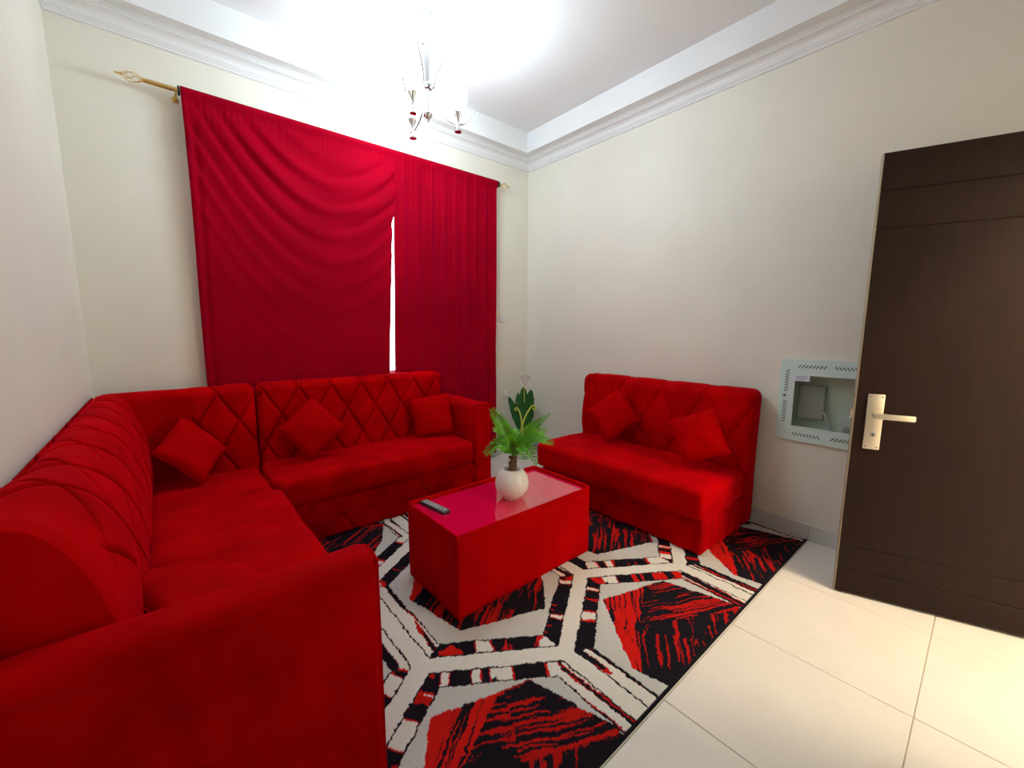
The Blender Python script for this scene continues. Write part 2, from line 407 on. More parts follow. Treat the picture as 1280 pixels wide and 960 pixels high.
def make_rug():
    st_ = .0036
    nx, ny = int((RX1-RX0)/st_), int((RY1-RY0)/st_)
    gx, gy = np.meshgrid(np.linspace(RX0, RX1, nx+1), np.linspace(RY0, RY1, ny+1), indexing='ij')
    jx = (vnoise(gx*110, gy*110, 1)-.5)*.008+(vnoise(gx*30, gy*30, 2)-.5)*.008
    jy = (vnoise(gx*110, gy*110, 3)-.5)*.008+(vnoise(gx*30, gy*30, 4)-.5)*.008
    x, y = gx+jx, gy+jy
    PX, PYv = .955, .945
    cream = np.array([.78, .74, .65]); grey = np.array([.60, .58, .53]); black = np.array([.010, .008, .012]); red = np.array([.62, .010, .006])
    C = np.zeros(gx.shape+(3,)); C[:] = grey
    # hexagon centres: (1.95,-2.60) + i*(.955,0) + j*(.4775,.945)
    bestd = np.full(gx.shape, 9.); lx = np.zeros_like(gx); ly = np.zeros_like(gx); hid = np.zeros(gx.shape, int)
    hexs = []
    for j in range(-1, 4):
        for i in range(-4, 4):
            cx, cy = 1.952+i*PX+(j*.4775), -2.605+j*PYv
            if RX0-.7 < cx < RX1+.7 and RY0-.8 < cy < RY1+.8: hexs.append((cx, cy))
    hw, sy, ay = PX/2, .315, .63
    nrm_ = math.hypot(hw, ay-sy)
    e_all = []
    for k, (cx, cy) in enumerate(hexs):
        u, v = x-cx, y-cy
        # signed distances inside the hexagon to: right, left, and the four slanted edges
        ds = [hw-u, hw+u,
              (ay-v)*hw/nrm_-(ay-sy)*u/nrm_, (ay-v)*hw/nrm_+(ay-sy)*u/nrm_,
              (ay+v)*hw/nrm_-(ay-sy)*u/nrm_, (ay+v)*hw/nrm_+(ay-sy)*u/nrm_]
        ds = np.stack(ds); dm = ds.min(0); ins = dm >= 0
        e = ds.argmin(0)
        d = dm
        cc = C[ins]; uu, vv, dd_, ee = u[ins], v[ins], d[ins], e[ins]
        xx, yy = x[ins], y[ins]
        # along-edge coordinate
        s = np.where(ee < 2, vv, np.where((ee == 2) | (ee == 5), uu*.835-vv*.55, uu*.835+vv*.55))
        # band next to the cream lattice
        band = (dd_ > .038) & (dd_ < .105)
        dash = vnoise(s*26+ee*7.3+k*3.1, ee*5.+k*1.7+dd_*3, 5)
        dash2 = vnoise(s*55+ee*3.3+k*9.1, ee*2.+dd_*8, 6)
        bc = np.where((dash < .60)[:, None], black, np.where((dash < .69)[:, None], red, cream))
        bc = np.where(((dash2 > .80) & (dash < .60))[:, None], red*.8, bc)
        bc = np.where(((dash2 < .14) & (dash >= .69))[:, None], black, bc)
        # stripes run along the two straight sides
        t_ = dd_*85+vnoise(s*6, s*0+k, 7)*1.6
        lng = vnoise(t_, s*2.2+k*4.1+ee*9, 8)
        bs = np.where((lng < .46)[:, None], black, np.where((lng < .56)[:, None], red*.85, cream))
        bc = np.where((ee < 2)[:, None], bs, bc)
        cc[band] = bc[band]
        cc[dd_ <= .038] = cream
        ol = (np.abs(dd_-.039) < .0035) | (np.abs(dd_-.106) < .0030)
        cc[ol] = black
        # inner panel
        poly = [(-.086, .419), (.278, .312), (.373, -.02), (.27, -.23), (.128, -.388), (-.259, -.252), (-.335, .09)]
        pin = in_poly(uu, vv, poly)
        Ox, Oy = -.12, .20
        ang = np.degrees(np.arctan2(vv-Oy, uu-Ox))
        a1 = math.degrees(math.atan2(.344-Oy, .15-Ox)); a2 = math.degrees(math.atan2(-.05-Oy, .373-Ox)); a3 = math.degrees(math.atan2(.088-Oy, -.283-Ox))+360
        an = np.where(ang < a2, ang+360, ang)         # from a2 up
        r2 = (an >= a2) & (an < a1); r1 = (an >= a1) & (an < a3)
        def streak(dx_, dy_, fr, sd):
            p_ = uu*dx_+vv*dy_; q_ = -uu*dy_+vv*dx_
            q_ = q_+.02*(vnoise(p_*9+k*7.7, q_*9, sd+20)-.5)
            return .60*vnoise(q_*fr+k*31.7, p_*3.2, sd)+.40*vnoise(q_*fr*2.3, p_*9+k*11.3, sd+1)
        n1 = streak(.80, .60, 95, 30); n2 = streak(.89, -.45, 105, 33); n3 = streak(.82, .57, 90, 36)
        big = vnoise(uu*6+k*5.1, vv*6+k*2.3, 40)
        c1 = np.where((n1+.3*(big-.5) < .37)[:, None], black, red); c2 = np.where((n2+.35*(big-.5) > .635)[:, None], red*.8, black)
        c3 = np.where((n3+.35*(big-.5) > .63)[:, None], red*.7, black)
        pc = np.where(r1[:, None], c1, np.where(r2[:, None], c2, c3))
        cc[pin] = pc[pin]
        C[ins] = cc
    edge = np.minimum(np.minimum(gx-RX0, RX1-gx), np.minimum(gy-RY0, RY1-gy))
    C[edge < .009] = black*1.3
    pile = (vnoise(gx*160, gy*160, 50)-.5)*.0016
    zz = .011+pile; zz[C.sum(-1) > 1.5] += .0012
    zz[edge < .004] -= .003
    V = np.stack([gx, gy, zz], -1).reshape(-1, 3); nv = len(V)
    idx = np.arange((nx+1)*(ny+1)).reshape(nx+1, ny+1)
    F = np.stack([idx[:-1, :-1], idx[1:, :-1], idx[1:, 1:], idx[:-1, 1:]], -1).reshape(-1, 4)
    me = bpy.data.meshes.new('rug')
    # skirt down to the floor
    ring = np.concatenate([idx[:, 0], idx[-1, 1:], idx[-2::-1, -1], idx[0, -2:0:-1]])
    V2 = V[ring].copy(); V2[:, 2] = .0005
    nr = len(ring); b = nv+np.arange(nr)
    F2 = np.stack([ring, b, np.roll(b, -1), np.roll(ring, -1)], -1)
    VV = np.concatenate([V, V2]); FF = np.concatenate([F, F2])
    me.vertices.add(len(VV)); me.vertices.foreach_set('co', VV.ravel())
    me.loops.add(len(FF)*4); me.loops.foreach_set('vertex_index', FF.ravel().astype(np.int32))
    me.polygons.add(len(FF)); me.polygons.foreach_set('loop_start', np.arange(0, len(FF)*4, 4, dtype=np.int32))
    me.update(calc_edges=True)
    ca = me.color_attributes.new('pile_colour', 'FLOAT_COLOR', 'POINT')
    cols = np.ones((len(VV), 4), np.float32); cols[:nv, :3] = C.reshape(-1, 3); cols[nv:, :3] = black
    ca.data.foreach_set('color', cols.ravel())
    m = bpy.data.materials.new('woven_rug'); m.use_nodes = True; nt = m.node_tree; bs = nt.nodes['Principled BSDF']
    at = nt.nodes.new('ShaderNodeAttribute'); at.attribute_name = 'pile_colour'
    n = nt.nodes.new('ShaderNodeTexNoise'); n.inputs['Scale'].default_value = 260; tc = nt.nodes.new('ShaderNodeTexCoord')
    nt.links.new(tc.outputs['Object'], n.inputs['Vector'])
    mr = nt.nodes.new('ShaderNodeMapRange'); mr.inputs[3].default_value = .72; mr.inputs[4].default_value = 1.2
    nt.links.new(n.outputs[0], mr.inputs[0])
    mx = nt.nodes.new('ShaderNodeMix'); mx.data_type = 'RGBA'; mx.blend_type = 'MULTIPLY'; mx.inputs[0].default_value = 1
    nt.links.new(at.outputs['Color'], mx.inputs[6]); nt.links.new(mr.outputs[0], mx.inputs[7])
    nt.links.new(mx.outputs[2], bs.inputs['Base Color']); bs.inputs['Roughness'].default_value = .95; bs.inputs['Specular IOR Level'].default_value = .1
    me.materials.append(m)
    o = bpy.data.objects.new('rug', me); col.objects.link(o)
    tag(o, 'red, black and cream rug with a hexagon lattice under the coffee table', 'rug')
make_rug()
RZ = .0132          # top of the rug

# ------------------------------------------------------------------ L-shaped corner sofa
V = M['velvet']
sofa = tag(empty('corner_sofa'), 'large L-shaped red velvet corner sofa with diamond-stitched backs', 'sofa')
ZS = .445       # seat top
def nz(P, sc, amp, off=0):
    return np.array([amp*noise.noise(Vector((p[0]*sc[0]+off, p[1]*sc[1]+off, p[2]*sc[2]))) for p in P])
# seats
def seat_disp(axis_front):
    def f(P, n):
        return nz(P, (3.2, 3.2, 3.2), .010, 3)+nz(P, (9, 9, 9), .0035, 1)
    return f
cushion_mesh(.205, .765, -2.175, -.800, .26, ZS+.012, .045, .025, seat_disp(0), 'seat', V, sofa)                # left wing
cushion_mesh(.205, .745, -.795, -.205, .26, ZS-.012, .035, .025, seat_disp(0), 'seat', V, sofa)                 # corner
cushion_mesh(.750, 2.150, -.715, -.205, .26, ZS+.004, .045, .025, seat_disp(1), 'seat', V, sofa)                # back wing
# bases (quilted front panels)
def base_front(P, n):
    d = np.zeros(len(P)); f = n[:, 1] < -.7
    d[f] = diamonds(P[f, 0], P[f, 2], .20, .34, .007, .012)+nz(P[f], (3, 3, 7), .012)
    return d
cushion_mesh(.735, 2.150, -.690, -.16, .014, .262, .018, .0125, base_front, 'base', V, sofa)
def base_left(P, n):
    d = np.zeros(len(P)); f = n[:, 0] > .7
    d[f] = diamonds(P[f, 1], P[f, 2], .20, .34, .006, .008)+nz(P[f], (3, 3, 7), .008)
    return d
cushion_mesh(.06, .735, -2.17, -.16, .014, .262, .018, .02, base_left, 'base', V, sofa)
# back wing: backrests
def back_disp(u0, ulim):
    def f(P, n):
        w = np.clip((-n[:, 1])*1.6, 0, 1)+np.clip(n[:, 2]*.5, 0, .45)*(n[:, 1] <= .1)
        d = diamonds(P[:, 0]-u0, P[:, 2]-.93, .215, .37, .0055, .023)
        m = np.where(P[:, 0] > ulim, 1, 0)
        return d*np.clip(w, 0, 1)*m+nz(P, (3, 3, 3), .006, 5)
    return f
def lean(y0, y1):    # backs lean: top further back
    return None
cushion_mesh(.768, 2.145, -.228, -.088, .27, .965, .05, .0068, back_disp(.80, -1), 'backrest', V, sofa)
cushion_mesh(.030, .758, -.222, -.088, .27, .965, .05, .0068, back_disp(.77, .42), 'backrest', V, sofa)
# left wing: rolled backrest swept along the wall
def left_back():
    prof = [(.012, .30), (.012, .90), (.020, .945), (.050, .968), (.090, .965), (.128, .935), (.162, .880), (.190, .800), (.208, .710), (.217, .610), (.218, .520), (.212, .450), (.205, .36)]
    pts = smooth_path([Vector((a, 0, b)) for a, b in prof], 9)
    # resample by arc length
    L_ = [0]
    for a, b in zip(pts[:-1], pts[1:]): L_.append(L_[-1]+(b-a).length)
    tot = L_[-1]; n = 220; R_ = []
    for k in range(n+1):
        s = tot*k/n; i = max(j for j in range(len(L_)) if L_[j] <= s+1e-9); i = min(i, len(pts)-2)
        t = (s-L_[i])/max(1e-9, L_[i+1]-L_[i]); R_.append(pts[i].lerp(pts[i+1], t))
    s0 = .60       # arc length where the top begins
    ya, yb, my = -2.178, -.212, 480
    verts = []; faces = []
    P = np.array([[r.x, r.z] for r in R_])
    T_ = np.gradient(P, axis=0); N_ = np.stack([-T_[:, 1], T_[:, 0]], 1); N_ /= np.linalg.norm(N_, axis=1)[:, None]
    N_ *= np.sign((N_[:, 0]*1+N_[:, 1]*1))[:, None]
    N_[:int(n*.455)] = (-1, 0)
    arc = np.linspace(0, tot, n+1)
    ysv = np.linspace(ya, yb, my+1)
    A, Yg = np.meshgrid(arc-s0, ysv, indexing='xy')
    # long tucks: strong family runs down towards the corner, the weaker crossing family towards the arm
    a = (Yg-1.0*A+1.87)/.255; b = (Yg+.65*A+1.585)/.26
    da = np.abs(a-np.round(a))*.255/1.41; db = np.abs(b-np.round(b))*.26/1.19
    D = np.minimum(groove(da, .0055, .032), groove(db, .0050, .024))+.006*np.minimum(1, np.minimum(da, db)/.06)
    fade = np.clip((Yg+2.06+.25*np.clip(A-.2, 0, 1))/.08, 0, 1)*np.clip((A-.06)/.05, 0, 1)
    D = D*fade
    # the padding bulges before the arm
    D += .022*np.exp(-((Yg+1.96)/.12)**2)*np.clip(A/.1, 0, 1)*np.clip((.62-A)/.2, 0, 1)
    for j in range(my+1):
        e = min(1, (ysv[j]-ya)/.03, (yb-ysv[j])/.02+.6)
        for i in range(n+1):
            off = D[j, i]+.007*noise.noise(Vector((P[i, 0]*5, ysv[j]*4, P[i, 1]*5)))*(1 if i > n*.5 else 0)-(1-max(0, e))*.012*(1 if i > n*.5 else 0)
            x_ = max(.004, P[i, 0]+N_[i, 0]*off); verts.append((x_, ysv[j], P[i, 1]+N_[i, 1]*off))
    for j in range(my):
        for i in range(n):
            q = j*(n+1)+i; faces.append((q, q+1, q+n+2, q+n+1))
    faces.append(tuple(range(n+1))); faces.append(tuple(reversed(range(my*(n+1), (my+1)*(n+1)))))
    o = mesh_obj('backrest', verts, faces, V, sofa)
    bm = bmesh.new(); bm.from_mesh(o.data); bmesh.ops.recalc_face_normals(bm, faces=bm.faces); bm.to_mesh(o.data); bm.free()
left_back()
# arms
def arm_far(P, n): return nz(P, (4, 4, 4), .006, 2)
cushion_mesh(2.152, 2.312, -.715, -.088, .014, .738, .028, .03, lambda P, n: arm_far(P, n)*np.clip((P[:, 1]+.70)/.08, 0, 1), 'armrest', V, sofa)
def arm_near(P, n):
    z = P[:, 2]; side = np.clip(-n[:, 1], 0, 1)*np.clip((.70-z)/.12, 0, 1)
    fold = np.array([noise.noise(Vector((p[0]*9+p[2]*1.6, 3.3, p[2]*1.1)))*.024+noise.noise(Vector((p[0]*19+p[2]*2.5, 8.1, p[2]*1.7)))*.010 for p in P])
    sag = -.014*np.exp(-((z-.672)/.018)**2)*np.clip(-n[:, 1], 0, 1)
    return (fold*side+sag+nz(P, (5, 5, 5), .006, 7))*np.clip((.700-P[:, 0])/.06, 0, 1)
cushion_mesh(.012, .722, -2.305, -2.178, .014, .735, .045, .0135, arm_near, 'armrest', V, sofa)
# piping on the arm fronts
def piping(pts, name='piping', r=.0045): MB().tube(smooth_path(pts, 5), r, 8).build(name, V, sofa, True)
k1, k2 = .045*.293, .028*.293
piping([(.722-k1, -2.305+k1, .03), (.722-k1, -2.305+k1, .40), (.722-k1, -2.305+k1, .69), (.722-k1, -2.290, .712), (.722-k1, -2.262, .735-k1), (.722-k1, -2.221, .735-k1), (.722-k1, -2.193, .712), (.722-k1, -2.178-k1, .69), (.722-k1, -2.178-k1, .47)])
piping([(2.152+k2, -.715+k2, .46), (2.152+k2, -.715+k2, .70), (2.163, -.715+k2, .722), (2.18, -.715+k2, .738-k2), (2.284, -.715+k2, .738-k2), (2.302, -.715+k2, .722), (2.312-k2, -.715+k2, .70), (2.312-k2, -.715+k2, .05)])

# ------------------------------------------------------------------ two-seat sofa
ls = tag(empty('armless_sofa', (2.95, -1.65, 0)), 'armless two-seat red velvet sofa standing against the right wall', 'sofa')
def lp(o): o.parent = ls; o.matrix_parent_inverse = Matrix.Translation(-ls.location); return o
lp(cushion_mesh(2.545, 3.14, -2.340, -.985, .235, .425, .038, .022, lambda P, n: nz(P, (3, 3, 3), .012, 9)+nz(P, (10, 10, 10), .003), 'seat', V))
def skirt(P, n):
    z = P[:, 2]; w = np.clip((.235-z)/.06, 0, 1)*.6+.4
    fr = np.clip(-n[:, 0], 0, 1); si = np.clip(-n[:, 1], 0, 1)
    a = np.array([noise.noise(Vector((p[1]*15+p[2]*5, 4.4, p[2]*2)))*.024 for p in P])*fr
    b = np.array([noise.noise(Vector((p[0]*17-p[2]*1, 9.4, p[2]*1.5)))*.020 for p in P])*si
    return (a+b)*w
lp(cushion_mesh(2.605, 3.14, -2.325, -1.0, .0135, .245, .025, .0115, skirt, 'skirt', V))
def ls_back(P, n):
    w = np.clip(-n[:, 0]*1.5, 0, 1)+np.clip(n[:, 2], 0, .6)*(n[:, 0] < .1)
    d = diamonds(P[:, 1]+1.05, P[:, 2]-.90, .33, .62, .008, .016)
    fold = np.array([noise.noise(Vector((3.3, p[1]*10+p[2]*3.5, p[2]*1.5)))*.016 for p in P])*np.clip(-n[:, 0], 0, 1)
    bulge = .02*np.clip(-n[:, 0], 0, 1)*np.cos(np.clip((P[:, 2]-.66)/.3, -1, 1)*PI/2)
    return d*np.clip(w, 0, 1)+fold+bulge
# the back leans a little: shear after building
ob = cushion_mesh(3.135, 3.325, -2.345, -.955, .0135, .935, .055, .0135, ls_back, 'backrest', V)
lp(ob)
for v_ in ob.data.vertices:
    v_.co.x += max(0, (v_.co.z-.40))*.06*(1 if v_.co.x < 3.28 else .0)

# ------------------------------------------------------------------ scatter cushions
def pillow(cen, nrm, ip, s, label, th=.065, sx=1.0):
    nr = Vector(nrm).normalized(); rx = Vector((0, 0, 1)).cross(nr).normalized(); u_ = nr.cross(rx)
    B = Matrix((rx, u_, nr)).transposed() @ Matrix.Rotation(math.radians(ip), 3, 'Z')
    n = 22; verts = []; faces = []
    sd = random.random()*50
    for side in (1, -1):
        for i in range(n+1):
            for j in range(n+1):
                u = -1+2*i/n; v = -1+2*j/n
                x = s/2*u*(1-.05*(1-v*v)+.02)*sx; y = s/2*v*(1-.05*(1-u*u)+.02)
                t = th*(max(0, 1-u*u)*max(0, 1-v*v))**.42
                t *= 1+.16*noise.noise(Vector((u*1.6+sd, v*1.6, side)))
                t += .006*noise.noise(Vector((u*4+sd, v*4, side*3)))*min(1, (1-abs(u))*4)*min(1, (1-abs(v))*4)
                verts.append(Vector((x, y, side*t)))
    K = (n+1)*(n+1)
    for i in range(n):
        for j in range(n):
            a = i*(n+1)+j
            faces.append((a, a+n+1, a+n+2, a+1)); faces.append((K+a, K+a+1, K+a+n+2, K+a+n+1))
    root = empty('scatter_cushion'); root.matrix_world = Matrix.Translation(cen) @ B.to_4x4()
    o = mesh_obj('cover', verts, faces, M['cushion'], root)
    bm = bmesh.new(); bm.from_mesh(o.data); bmesh.ops.remove_doubles(bm, verts=bm.verts, dist=1e-5); bmesh.ops.recalc_face_normals(bm, faces=bm.faces); bm.to_mesh(o.data); bm.free()
    rim = [(-1+2*k/16, -1) for k in range(16)]+[(1, -1+2*k/16) for k in range(16)]+[(1-2*k/16, 1) for k in range(16)]+[(-1, 1-2*k/16) for k in range(17)]
    MB().tube([(s/2*a*(1-.05*(1-b*b)+.02)*sx, s/2*b*(1-.05*(1-a*a)+.02), 0) for a, b in rim], .0028, 6).build('seam', M['cushion'], root, True)
    return tag(root, label, 'cushion', 'red velvet scatter cushions')
pillow((.405, -.36, .628), (.58, -.66, .48), -58, .295, 'small red cushion in the corner of the L-shaped sofa')
pillow((1.049, -.378, .659), (-.05, -.97, .22), -50.6, .297, 'small red cushion standing on its corner against the diamond-stitched back')
pillow((1.955, -.375, .628), (-.45, -.87, .15), 7.6, .311, 'small red cushion leaning against the arm of the L-shaped sofa near the plant')
pillow((2.982, -1.407, .655), (-.8, -.55, .2), -52.9, .300, 'small red cushion on the armless sofa, at the end nearer the lily')
pillow((2.920, -2.117, .640), (-.95, -.2, .2), -65.6, .298, 'small red cushion on the armless sofa, at the end nearer the door')
pillow((.362, -1.875, .560), (.33, .10, .94), 3, .34, 'small red cushion lying flat behind the sofa arm, mostly hidden', .06)

# ------------------------------------------------------------------ coffee table
ct = tag(empty('coffee_table', (1.696, -1.62, RZ)), 'red velvet box coffee table with a red glass top', 'coffee table')
def tp(o): o.parent = ct; o.matrix_parent_inverse = Matrix.Translation(-ct.location); return o
X0, X1, Y0, Y1, ZT = 1.235, 2.157, -1.858, -1.382, .424
tp(cushion_mesh(X0, X1, Y0, Y1, RZ, .398, .010, .02, lambda P, n: nz(P, (4, 4, 4), .004, 3), 'body', M['table_velvet']))
t_ = .024
rim = MB().bbox(X0+.001, X1-.001, Y1-t_, Y1-.001, .388, ZT, .005).bbox(X0+.001, X1-.001, Y0+.001, Y0+t_*.5, .388, ZT-.006, .005).bbox(X0+.001, X0+t_*.5, Y0+t_*.5, Y1-t_, .388, ZT-.003, .005).bbox(X1-t_, X1-.001, Y0+t_*.5, Y1-t_, .388, ZT, .005)
tp(rim.build('rim', M['table_velvet'], None, True))
tp(MB().bbox(X0+.012, X1-t_, Y0+.012, Y1-t_, .396, .407, .0015, seg=1).build('glass_top', M['glass_red']))
GT = .4072
# remote
rc = tag(empty('remote_control', (1.325, -1.512, GT)), 'slim black remote control lying on the red glass table top', 'remote'); rc.rotation_euler = (0, 0, math.radians(-82))
MB().bbox(-.10, .10, -.022, .022, 0, .016, .005).build('remote_body', M['black'], rc, True)
MB().bbox(-.094, .094, -.018, .018, .0145, .0168, .001, seg=1).build('face', M['grey'], rc)
bm_ = MB().bbox(-.0045, .0045, -.0035, .0035, .0165, .0185, .001, seg=1).build('button', M['grey2'], rc)
first = True
for i in range(9):
    for j in range(3):
        if first: b_ = bm_; first = False
        else: b_ = bm_.copy(); col.objects.link(b_); b_.parent = rc
        b_.location = (-.075+.0165*i, -.0115+.0115*j, 0)
MB().tube([(.083, 0, .0165), (.083, 0, .019)], .006, 12).build('power_button', M['nickel'], rc)

# ------------------------------------------------------------------ palm in the round pot
pl = tag(empty('potted_palm', (1.722, -1.662, GT)), 'artificial palm in a round white pot on the coffee table', 'potted plant')
def ball(r, zc, z0, z1, n=20):
    return [(math.sqrt(max(1e-8, r*r-(z-zc)**2)), z) for z in [z0+(z1-z0)*k/n for k in range(n+1)]]
R_p = .0925
pp = [(0, .0005), (.045, .0005)]+[(math.sqrt(R_p**2-(z-.086)**2), z) for z in [.008+(.162-.008)*k/18 for k in range(19)]]+[(.046, .163), (.042, .158), (.040, .150), (0, .150)]
MB().lathe(pp, n=40).build('pot', M['ceramic'], pl, True)
MB().lathe([(.0395, .1505), (.03, .156), (0, .158)], n=20).build('soil', M['soil'], pl, True)
tk = [(0, 0, .14), (.002, -.001, .17), (.006, -.002, .20), (.010, 0, .235)]
MB().tube(smooth_path(tk, 6), [.021]*6+[.019]*6+[.017]*6+[.014], 12).build('trunk', M['trunk'], pl, True)
for k in range(16):   # leaf-base scales on the trunk
    a = k*2.4; z = .150+.0052*k; r = .0185
    T = Matrix.Translation((.0005*k+r*math.cos(a), r*math.sin(a), z)) @ Matrix.Rotation(a, 4, 'Z') @ Matrix.Rotation(math.radians(20), 4, 'Y')
    MB().bbox(-.004, .004, -.007, .007, -.008, .010, .002, T, 1).build('leaf_base', M['trunk'], pl)
def frond(tip, sag, wid, m, n=17, name='frond', base=(.008, 0, .232), flat=1.0, blunt=.66):
    b = Vector(base); t = Vector(tip); mid = (b+t)/2+Vector((0, 0, sag)); pts = smooth_path([b, (b*.55+mid*.45)+Vector((0, 0, sag*.35)), mid+Vector((0, 0, sag*.12)), t], 10)
    fr = MB(); N = len(pts); n = int(n*1.35); wid = wid*1.12
    fr.tube(pts, [.0035*(1-.7*i/N) for i in range(N)], 5)
    side0 = None
    for k in range(n):
        f_ = .12+.85*k/(n-1); i = min(N-2, int(f_*(N-1))); p_ = pts[i].lerp(pts[i+1], f_*(N-1)-i); tg = (pts[min(N-1, i+3)]-pts[max(0, i-4)]).normalized()
        side = tg.cross(Vector((-.649*.75, -.761*.75, .65)))
        if side.length < .2: side = tg.cross(Vector((0, 0, 1)))
        side.normalize(); nn = side.cross(tg).normalized()
        env = wid*(math.sin(PI*min(1, .18+f_*blunt*1.15))**.8)
        for s_ in (1, -1):
            dv = (side*s_*.72+tg*.72+nn*.22*flat).normalized(); ln = env*(1+.12*random.uniform(-1, 1))
            w_ = tg*(.0100*max(.35, min(1, env/wid))); tipp = p_+dv*ln-Vector((0, 0, .06*ln)); mm = p_+dv*ln*.5+nn*.004
            th = nn*.0006
            v = [p_-w_*.4+th, p_+w_*.4+th, mm+w_+th, mm-w_+th, tipp, p_-w_*.4-th, p_+w_*.4-th, mm+w_-th, mm-w_-th]
            fr.add(v, [(0, 1, 2, 3), (3, 2, 4), (6, 5, 8, 7), (7, 8, 4), (0, 3, 8, 5), (2, 1, 6, 7), (3, 4, 8), (4, 2, 7)])
    return fr.build(name, m, pl)
# targets given in the pot's own frame: right = camera right, etc.
cr = Vector((.761, -.649, 0)); cf = Vector((.649, .761, 0))
def loc(r, f, z): return tuple(cr*r+cf*f+Vector((0, 0, z)))
frond(loc(-.115, .03, .490), .03, .062, M['leaf2'], 18)
frond(loc(-.145, -.03, .255), .055, .060, M['leaf'], 15)
frond(loc(.225, .02, .300), .06, .060, M['leaf'], 18)
frond(loc(.195, .10, .365), .03, .062, M['leaf'], 16)
frond(loc(.135, -.06, .205), .07, .055, M['leaf'], 13)
frond(loc(-.060, -.10, .290), .06, .055, M['leaf'], 13)
frond(loc(.205, -.02, .475), .03, .050, M['leaf2'], 20, blunt=.7)
frond(loc(-.10, .14, .36), .04, .055, M['leaf2'], 14)
frond(loc(.05, .16, .33), .05, .055, M['leaf2'], 14)
frond(loc(.07, -.13, .255), .05, .05, M['leaf'], 12)
# two curled young fronds
def curl(pts, nm='curled_shoot'):
    MB().tube(smooth_path(pts, 8), [.0055-.0022*i/(8*(len(pts)-1)) for i in range(8*(len(pts)-1)+1)], 8).build(nm, M['curl'], pl, True)
curl([loc(.03, .0, .24), loc(.052, .0, .31), loc(.055, .0, .38), loc(.050, .0, .43), loc(.040, 0, .475), loc(.026, 0, .500), loc(.016, 0, .497), loc(.018, 0, .486), loc(.026, 0, .488)])
curl([loc(.03, .01, .24), loc(.048, .01, .31), loc(.048, .01, .37), loc(.062, .01, .43), loc(.085, .01, .48), loc(.108, 0.01, .510), loc(.122, 0.01, .508), loc(.124, .01, .494), loc(.113, .01, .491), loc(.111, .01, .500)])

# ------------------------------------------------------------------ lily in a white vase in the corner
ly_ = tag(empty('potted_lily', (3.085, -.25, 0)), 'artificial white lily with dark broad leaves in a white vase in the room corner', 'potted plant')
MB().lathe([(0, 0), (.055, 0), (.062, .01), (.066, .06), (.06, .13), (.045, .19), (.036, .22), (.040, .24), (.035, .24), (.03, .2), (0, .19)], n=28).build('vase', M['ceramic'], ly_, True)
def broad(base, tip, width, bend, m, name='leaf'):
    b = Vector(base); t = Vector(tip); n = 16; ax_ = t-b; side = ax_.cross(cf).normalized()
    mb = MB(); v = []; f = []
    for i in range(n+1):
        s = i/n; c = b+ax_*s+Vector((0, 0, bend*math.sin(PI*s)))-cf*(bend*.5*math.sin(PI*s))
        w = width*(math.sin(PI*min(1, s*.93+.04))**.7)*(.35+.65*min(1, s*2.2))*(1 if s < .97 else .25)
        for q in (-1, -.5, 0, .5, 1):
            rag = 1+.06*math.sin(i*2.3+q*3)
            v.append(c+side*w*q*rag-cf*(.18*w*(1-abs(q))*-1))
    for i in range(n):
        for q in range(4): a = i*5+q; f.append((a, a+1, a+6, a+5))
    K = len(v); v2 = [p+cf*.0012 for p in v]
    f += [tuple(K+x_ for x_ in reversed(q)) for q in f]
    mb.add(v+v2, f); return mb.build(name, m, ly_, True)
broad(loc(0, 0, .18), loc(-.005, .02, .745), .062, .02, M['leaf_dark'])
broad(loc(.01, 0, .18), loc(.075, .03, .715), .060, .02, M['leaf_dark'])
broad(loc(-.01, 0, .18), loc(-.155, .0, .645), .040, .04, M['leaf_dark'])
broad(loc(.02, -.02, .18), loc(.03, -.03, .62), .055, .03, M['leaf_dark'])
broad(loc(-.02, 0, .18), loc(-.06, .03, .68), .05, .03, M['leaf_dark'])
MB().tube(smooth_path([loc(0, 0, .18), loc(.005, -.02, .50), loc(0, -.03, .74), loc(.005, -.03, .775)], 8), .005, 8).build('stem', M['curl'], ly_, True)
# flower: funnel petal wrapped round a spadix
v = []; f = []; n = 20; k_ = 10
for j in range(k_+1):
    s = j/k_
    for i in range(n+1):
        a = -2.5+5.0*i/n; r = .010+.046*s**1.2; z = .765+.10*s*(.55+.45*math.cos(a*.55))+.02*s*math.cos(a)
        v.append(Vector(loc(.005+r*math.sin(a), -.03-r*math.cos(a)*.8, z)))
for j in range(k_):
    for i in range(n): a = j*(n+1)+i; f.append((a, a+1, a+n+2, a+n+1))
K = len(v); v2 = [p+Vector((0, 0, -.0015)) for p in v]; f += [tuple(K+x_ for x_ in reversed(q)) for q in f]
MB().add(v+v2, f).build('flower', M['petal'], ly_, True)
MB().tube(smooth_path([loc(.005, -.03, .775), loc(.006, -.032, .82), loc(.004, -.03, .845)], 5), .006, 8).build('spadix', M['curl'], ly_, True)
broad(loc(.0, -.03, .74), loc(-.030, -.03, .900), .030, .0, M['petal'], 'petal')
broad(loc(.0, -.03, .74), loc(.026, -.03, .885), .028, .0, M['petal'], 'petal')

